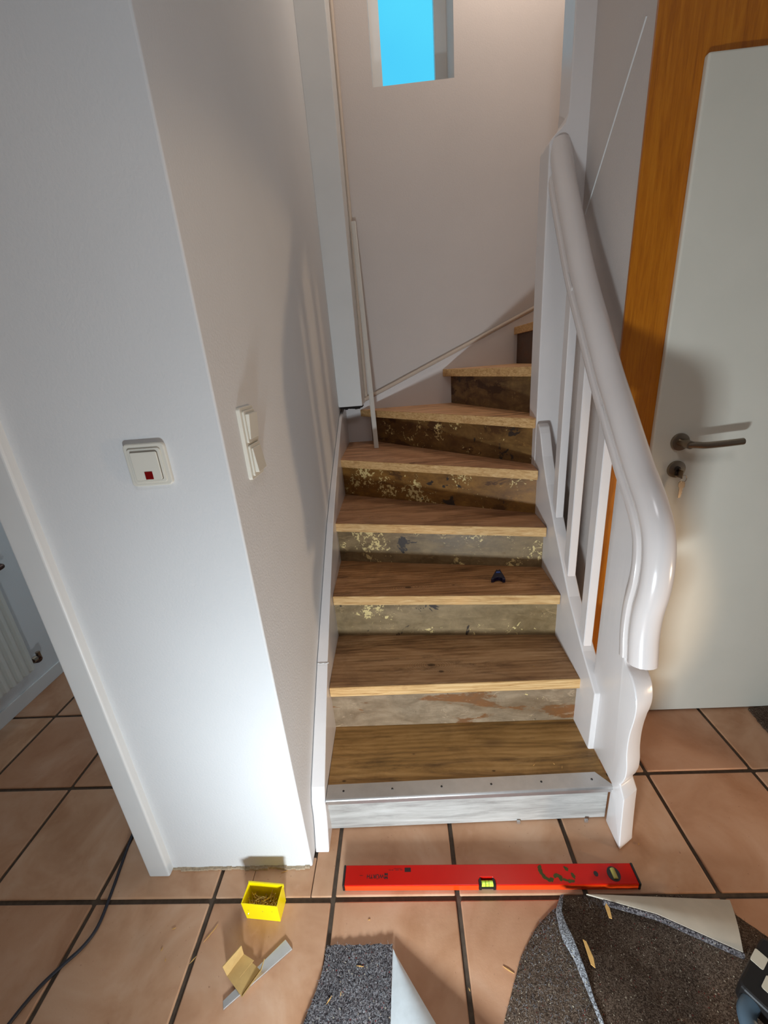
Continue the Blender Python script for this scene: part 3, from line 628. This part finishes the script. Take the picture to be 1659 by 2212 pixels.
build('rim', B().pz([(D0[0] - .001, D0[1] + .001), (C0[0] + .001, C0[1] + .001), (C0[0] + .001, C0[1] - .0035), (D0[0] - .001, D0[1] - .0035)], Hb - 0.010, Hb + 0.0005), 'yellow', yb_, bevel=0.0008, seg=1)
sc_ = B().cyl((0, 0, -0.0110), (0, 0, 0.0085), 0.0009, 0.0011, 6).cyl((0, 0, 0.0085), (0, 0, 0.0110), 0.0011, 0.0027, 8).cyl((0, 0, -0.0130), (0, 0, -0.0110), 0.0002, 0.0009, 6)
sp = build('brass_screw', sc_, 'brass', smooth=True); sd = sp.data; bpy.data.objects.remove(sp)
for i in range(90):
    u, w_ = random.random(), random.random()
    px_ = A0[0] + 0.013 + u * 0.070; py_ = -0.0345 + w_ * 0.028 - u * 0.006
    o = bpy.data.objects.new('brass_screw', sd); COL.objects.link(o)
    o.location = (px_, py_, 0.016 + 0.024 * (i / 90.0) + random.uniform(0, .004))
    o.rotation_euler = (R(random.uniform(45, 135)), R(random.uniform(-30, 30)), random.uniform(0, 6.28))
    tag(o, 'short brass screw lying loose in the small yellow box', 'screw', 'brass screws in the yellow box')

# ------------------------------------------------------------------ offcuts on the floor
tag(build('profile_offcut', B().prism([(-0.226, -0.190), (-0.2195, -0.2035), (-0.086, -0.1015), (-0.1085, -0.0835)], lambda x, y: (x, y, 0.0), lambda x, y: (x, y, 0.0045)), 'alu', base=(-0.155, -0.145, 0), bevel=0.001), 'grey metal edging offcut lying under the folded cardboard scrap', 'offcut')
cb = thing('cardboard_scrap', (-0.195, -0.145, 0.0), 'torn folded brown cardboard scrap near the yellow box', 'cardboard')
c0, c1, c2, c3 = Vector((-0.232, -0.150, .006)), Vector((-0.185, -0.183, .0055)), Vector((-0.155, -0.140, .006)), Vector((-0.205, -0.112, .006))
def sheet(pts, th):
    n = len(pts); nn = (Vector(pts[1]) - Vector(pts[0])).cross(Vector(pts[2]) - Vector(pts[0])).normalized() * th
    return B().add([tuple(p) for p in pts] + [tuple(Vector(p) + nn) for p in pts], [tuple(range(n - 1, -1, -1)), tuple(range(n, 2 * n))] + [(i, (i + 1) % n, n + (i + 1) % n, n + i) for i in range(n)])
build('panel', sheet([c0, c1, c2, c3], .002), 'card', cb)
build('flap', sheet([c0, c3, c3 + Vector((-.002, .004, .030)), c0 + Vector((-.008, .006, .026))], .002), 'card', cb)
build('flap', sheet([c1, c2, c2 + Vector((.010, .012, .020)), c2 + Vector((.006, -.004, .012)), c1 + Vector((.003, -.002, .005))], .002), 'card', cb)
build('fold', sheet([c3 + Vector((0, 0, .003)), c3 + Vector((.03, -.012, .003)), c3 + Vector((.006, -.042, .003)), c3 + Vector((-.018, -.028, .003))], .0015), 'card', cb)

# cable from the side room
cp = smooth_path([(-0.690, 0.30, .0042), (-0.664, 0.160, .0042), (-0.650, 0.096, .0042), (-0.630, 0.010, .0042), (-0.619, -0.055, .0042), (-0.630, -0.096, .0042), (-0.660, -0.134, .0042), (-0.690, -0.180, .0042), (-0.715, -0.26, .0042), (-0.74, -0.40, .0042)], 6)
tag(build('power_cable', B().tube(cp, 0.0042, 8), 'cable', base=(-0.65, 0.0, 0), smooth=True), 'dark blue-black rubber cable running past the left doorway', 'cable')

# blue plastic spacer clip on the third tread
bc = thing('plastic_clip', (0.594, 0.728, Z[2]), 'small navy blue forked plastic clip on the third tread', 'clip')
arch = [(-.0225, -.030), (-.0215, -.022), (-.0065, .036), (-.004, .036), (-.0025, .032), (.0025, .032), (.004, .036), (.0065, .036), (.0215, -.024), (.0225, -.034), (.014, -.034), (.008, -.022), (0, -.018), (-.008, -.022), (-.015, -.030)]
cl = build('fork', B().pz([(0.596 + a * 1.18 + b * 0.24, 0.735 + b * 1.1) for a, b in arch], Z[2] + .0002, Z[2] + .016), 'navy', bc, bevel=0.002, seg=2)
build('stripe', B().pz([(0.590, 0.746), (0.607, 0.746), (0.606, 0.756), (0.593, 0.756)], Z[2] + .0158, Z[2] + .0168), 'navy_light', cl)

# leaning profile strip in the corner of the winders
b0 = Vector((0.118, 1.560, Z[4] + 0.001)); t0 = Vector((0.082, 1.790, 2.03)); dr = (t0 - b0).normalized()
ls = thing('wall_strip', tuple(b0), 'narrow pale edging strip with screw holes leaning in the stair corner', 'strip')
secs = [(-.0125, 0), (.0125, 0), (.0125, .003), (.007, .0055), (-.007, .0055), (-.0125, .003)]
lb_ = B().sweep(secs, [b0, t0], side=(1, 0, 0)); build('profile', lb_, 'strip_white', ls)
nrm = Vector((1, 0, 0)).cross(dr).normalized()
for i in range(9):
    p = b0 + (t0 - b0) * (0.07 + i * 0.108)
    for s in (-1, 1):
        pass
    q = p + nrm * 0.0046
    build('screw_hole', B().cyl(q - nrm * .0005, q + nrm * .0004, 0.0018, None, 8), 'steel_dark', ls)

# ------------------------------------------------------------------ floor felts
def grid_sheet(fn, nu, nv, th):
    v = []; f = []
    for i in range(nu + 1):
        for j in range(nv + 1): v.append(Vector(fn(i / nu, j / nv)))
    n = len(v); v2 = [p - Vector((0, 0, th)) for p in v]
    w = nv + 1
    for i in range(nu):
        for j in range(nv):
            a = i * w + j; f.append((a, a + w, a + w + 1, a + 1)); f.append((n + a, n + a + 1, n + a + w + 1, n + a + w))
    for i in range(nu):
        a = i * w; f.append((a, a + 0, a + w, n + a + w, n + a)[0:1] + (n + a, n + a + w, a + w)); b = i * w + nv; f.append((b, b + w, n + b + w, n + b))
    for j in range(nv):
        f.append((j, j + 1, n + j + 1, n + j)); a = nu * w + j; f.append((a, n + a, n + a + 1, a + 1))
    return B().add([tuple(p) for p in v + v2], f)
def lerp(a, b, t): return a + (b - a) * t
fz = [[random.uniform(-1, 1) for _ in range(64)] for _ in range(64)]
def fuzz(u, v_, k=1.0): return fz[int(u * 63) % 64][int(v_ * 63) % 64] * k
f1 = thing('felt_scrap', (0.07, -0.26, 0.0), 'grey flecked felt scrap with its pale underside curling up, front centre', 'felt')
def fA(u, v_):   # u along depth (front edge .. back edge), v across
    y = lerp(-0.46, -0.096, u); xl = lerp(-0.075, -0.004, u) + 0.008 * math.sin(u * 9); xr = lerp(0.155, 0.161, u)
    z = 0.006 + 0.022 * (v_ ** 2) * (1 - u) + 0.004 * v_ + fuzz(u, v_, 0.0008)
    return (lerp(xl, xr, v_), y + fuzz(v_, u, 0.0015), z)
build('fleece', grid_sheet(fA, 40, 24, 0.004), 'felt_grey', f1, smooth=True)
def fB(u, v_):   # the curled backing
    y = lerp(-0.46, -0.104, u); xl = lerp(0.155, 0.162, u); wdt = lerp(0.30, 0.006, min(1, u) ** 0.9)
    zz = 0.034 * (1 - u) + 0.010
    return (xl + wdt * v_, y - 0.01 * v_, zz + lerp(0.045, 0.004, u) * math.sin(v_ * 2.2) * 1.0)
build('backing', grid_sheet(fB, 24, 14, 0.0012), 'backing', f1, smooth=True)

f2 = thing('felt_sheet', (0.80, -0.28, 0.0), 'large brown-grey felt sheet bunched up with one corner folded over, front right', 'felt')
def fC(u, v_):   # lower left lobe
    y = lerp(-0.48, -0.008, u)
    edge = [(-0.48, 0.36), (-0.22, 0.400), (-0.12, 0.462), (-0.06, 0.520), (-0.025, 0.575), (-0.008, 0.64)]
    for (ya_, xa_), (yb2, xb2) in zip(edge, edge[1:]):
        if ya_ <= y <= yb2 + 1e-6: xl = lerp(xa_, xb2, (y - ya_) / (yb2 - ya_)); break
    xr = lerp(0.66, 0.70, u)
    h = 0.028 * math.sin(min(1, v_ * 1.3) * math.pi * 0.5)
    return (lerp(xl, xr, v_), y, 0.006 + h * (1 - 0.5 * u) + fuzz(u, v_, 0.0012))
build('fleece', grid_sheet(fC, 40, 24, 0.006), 'felt_brown', f2, smooth=True)
def fD(u, v_):   # upper sheet, lies over the lobe; its left edge bears a painted sheen, the crease
    y = lerp(-0.48, -0.010 - 0.10 * max(0, v_ - 0.75) ** 1.0, u)
    edge = [(-0.48, 0.63), (-0.23, 0.592), (-0.146, 0.583), (-0.10, 0.572), (-0.05, 0.575), (-0.0, 0.605)]
    for (ya_, xa_), (yb2, xb2) in zip(edge, edge[1:]):
        if ya_ <= y <= yb2 + 1e-6: xl = lerp(xa_, xb2, (y - ya_) / (yb2 - ya_)); break
    xr = lerp(1.35, 0.985, u)
    h = 0.040 + 0.012 * math.sin(v_ * 6 + u * 3) - 0.030 * max(0, v_ - 0.35)
    h *= (0.55 + 0.45 * math.sin(min(1.0, (1 - u) * 4) * math.pi / 2))
    return (lerp(xl, xr, v_), y, max(0.008, h) + fuzz(v_, u, 0.0012))
build('fleece', grid_sheet(fD, 44, 40, 0.007), 'felt_brown', f2, smooth=True)
cr_ = [(fD(i / 24, 0)[0] - 0.004, fD(i / 24, 0)[1], fD(i / 24, 0)[2] + .0015) for i in range(25)]
crs = [0.45 + 0.8 * max(0, 1 - abs(i / 24 - 0.80) / 0.22) + random.uniform(-.12, .12) for i in range(25)]
build('crease_sheen', B().sweep([(-.011, -.006), (.003, -.004), (.007, .0), (.002, .0025), (-.005, .001)], cr_, side=(-1, 0, 0), scale=crs), 'felt_light', f2, smooth=True)  # pale band that paints the whitish sheen along the fold
def fE(u, v_):   # folded corner, backing up
    A_, B_, C_, D_ = Vector((0.655, -0.014, .030)), Vector((0.998, -0.024, .020)), Vector((0.945, -0.130, .042)), Vector((0.80, -0.060, .040))
    p = A_.lerp(B_, v_).lerp(A_.lerp(D_, min(1, v_ * 2)).lerp(C_, max(0, v_ * 2 - 1)) if v_ < 0.5 else D_.lerp(C_, v_ * 2 - 1), u)
    return (p.x, p.y, p.z + 0.008 + 0.010 * math.sin(u * 3.0) * v_)
def fF(t):
    p = fE(1.0, 0.12 + 0.88 * t); return (p[0] + .001, p[1] - .003, p[2] - .007)
build('fold_edge', B().sweep([(-.0045, -.006), (.0045, -.006), (.005, .003), (0, .006), (-.005, .003)], [fF(i / 12) for i in range(13)]), 'felt_grey', f2, smooth=True)
def fibres(parent, fn, n, mat, seed):
    rr = random.Random(seed); b = B()
    for _ in range(n):
        p = Vector(fn(rr.random(), rr.random())); a = rr.uniform(0, 6.28); l = rr.uniform(.004, .011); h = rr.uniform(.0005, .004)
        q = p + Vector((math.cos(a) * l, math.sin(a) * l, h)); w = Vector((-math.sin(a), math.cos(a), 0)) * .00022
        m_ = (p + q) / 2 + Vector((0, 0, .0012)); b.add([p - w, p + w, m_ + w, m_ - w, q], [(0, 1, 2, 3), (3, 2, 4)])
    o = build('fibres', b, mat, parent); o['kind'] = 'stuff'; return o
fibres(f1, fA, 5000, 'felt_light', 3)
fibres(f2, fC, 3500, 'felt_light', 4)
fibres(f2, fD, 6000, 'felt_brown', 5)
build('folded_corner', grid_sheet(fE, 14, 24, 0.004), 'backing_warm', f2, smooth=True)

# dark mat by the door
def fM(u, v_): return (lerp(1.505, 2.1, v_) - 0.03 * (1 - u) + fuzz(u, v_, .003), lerp(0.36, 0.572, u) + 0.01 * math.sin(v_ * 9), 0.010 + fuzz(v_, u, .0012))
tag(build('door_mat', grid_sheet(fM, 16, 24, 0.009), 'felt_brown', base=(1.8, 0.46, 0), smooth=True), 'dark fuzzy mat at the foot of the door, right edge', 'mat')

# cordless tool at the lower right corner
tl = thing('cordless_tool', (0.948, -0.19, 0.052), 'black cordless tool with pale label lying on the brown felt', 'tool')
def tilt(pts, c, a):
    ca, sa = math.cos(a), math.sin(a); return [(c[0] + x * ca - y * sa, c[1] + x * sa + y * ca) for x, y in pts]
cT = (0.948, -0.190)
build('housing', B().pz(tilt(rrect(.13, .075, .012, 3), cT, R(35)), 0.052, 0.100), 'black', tl, bevel=0.005)
build('label', B().pz(tilt(rrect(.030, .030, .003, 2, -.020, -0.006), cT, R(35)), 0.0995, 0.1008), 'label_white', tl)
build('label', B().pz(tilt(rrect(.030, .022, .003, 2, .012, .026), cT, R(35)), 0.0995, 0.1008), 'label_white', tl)
build('grip', B().tube(smooth_path([(0.896, -0.212, .078), (0.868, -0.235, .074), (0.862, -0.29, .070), (0.875, -0.35, .070)], 6), 0.016, 12), 'blue_grey', tl, smooth=True)

# ------------------------------------------------------------------ wood chips and splinters
def chip(name, pts, z, th, label, group=None):
    c = (sum(p[0] for p in pts) / len(pts), sum(p[1] for p in pts) / len(pts))
    tag(build(name, B().pz(pts, z, z + th), 'chip', base=(c[0], c[1], z)), label, 'wood chip', group)
chip('wood_chip', [(0.606, -0.150), (0.613, -0.156), (0.616, -0.140), (0.612, -0.112), (0.606, -0.108)], 0.052, .002, 'long orange wood chip on the brown felt')
chip('wood_chip', [(0.684, -0.068), (0.690, -0.070), (0.694, -0.050), (0.690, -0.040), (0.685, -0.046)], 0.050, .002, 'smaller pale wood chip near the top of the brown felt')
def splinter(x, y, z, l, a, w=0.0012):
    ca, sa = math.cos(a) * l / 2, math.sin(a) * l / 2; nx, ny_ = -math.sin(a) * w, math.cos(a) * w
    b = B().pz([(x - ca, y - sa), (x + nx, y + ny_), (x + ca, y + sa), (x - nx, y - ny_)], z, z + .0012)
    return build('wood_splinter', b, 'chip', base=(x, y, z))
spots = [(0.430, -0.138, 0.001, .026, -0.5), (-0.30, -0.060, 0.001, .020, 1.1), (-0.33, -0.12, 0.001, .018, 0.9), (-0.41, -0.06, 0.001, .010, .4), (-0.42, -0.10, .001, .008, 1.4), (0.10, -0.045, .001, .006, 0), (-0.31, -0.075, .001, .03, 1.0), (0.335, -0.17, .001, .007, 2), (-0.15, 0.064, .001, .02, .3), (0.60, 0.25, Z[0] + .0005, .01, .7), (0.68, 0.24, Z[0] + .0005, .012, 1.2), (0.655, 0.46, Z[1] + .0005, .008, .2), (0.66, 0.252, Z[0] + .0005, .006, 2.2), (0.10, 0.98, Z[3] + .0005, .014, 1.2), (-0.40, -0.12, .001, .008, 2.0), (0.86, 0.12, .001, .007, 1)]
for i, (x, y, z, l, a) in enumerate(spots):
    if z > 0.1:
        k = min(range(8), key=lambda q: abs(Z[q] - z)); nm = ('bottom', 'second', 'third', 'fourth')[k]
        tag(splinter(x, y, z, l, a), 'tiny pale wood splinter lying on the %s tread of the stairs' % nm, 'wood splinter', 'splinters on the %s tread' % nm)
    elif x < -0.25: tag(splinter(x, y, z, l, a), 'tiny pale wood splinter on the tiles left of the yellow box', 'wood splinter', 'splinters left of the yellow box')
    else: tag(splinter(x, y, z, l, a), ('pale straw-like splinter on the tiles left of the brown felt' if x > .4 and y < 0 else 'tiny wood splinter at the foot of the white pier' if y > .05 and x < 0 else 'tiny wood splinter on the tiles beside the carved newel' if x > .8 else 'tiny pale splinter on the tile between level and grey felt' if x < .2 else 'tiny wood splinter on the tiles between the two felts'), 'wood splinter')
for i, (x, y, l, a) in enumerate([(0.085, -0.135, .018, -.1), (0.02, -0.19, .018, .9), (0.045, -0.18, .01, 1.4)]):
    tag(splinter(x, y, 0.0095, l, a), 'tiny straw-coloured splinter stuck on the grey felt scrap', 'wood splinter', 'splinters on the grey felt')
for o in bpy.data.objects:
    if '_base' in o: del o['_base']
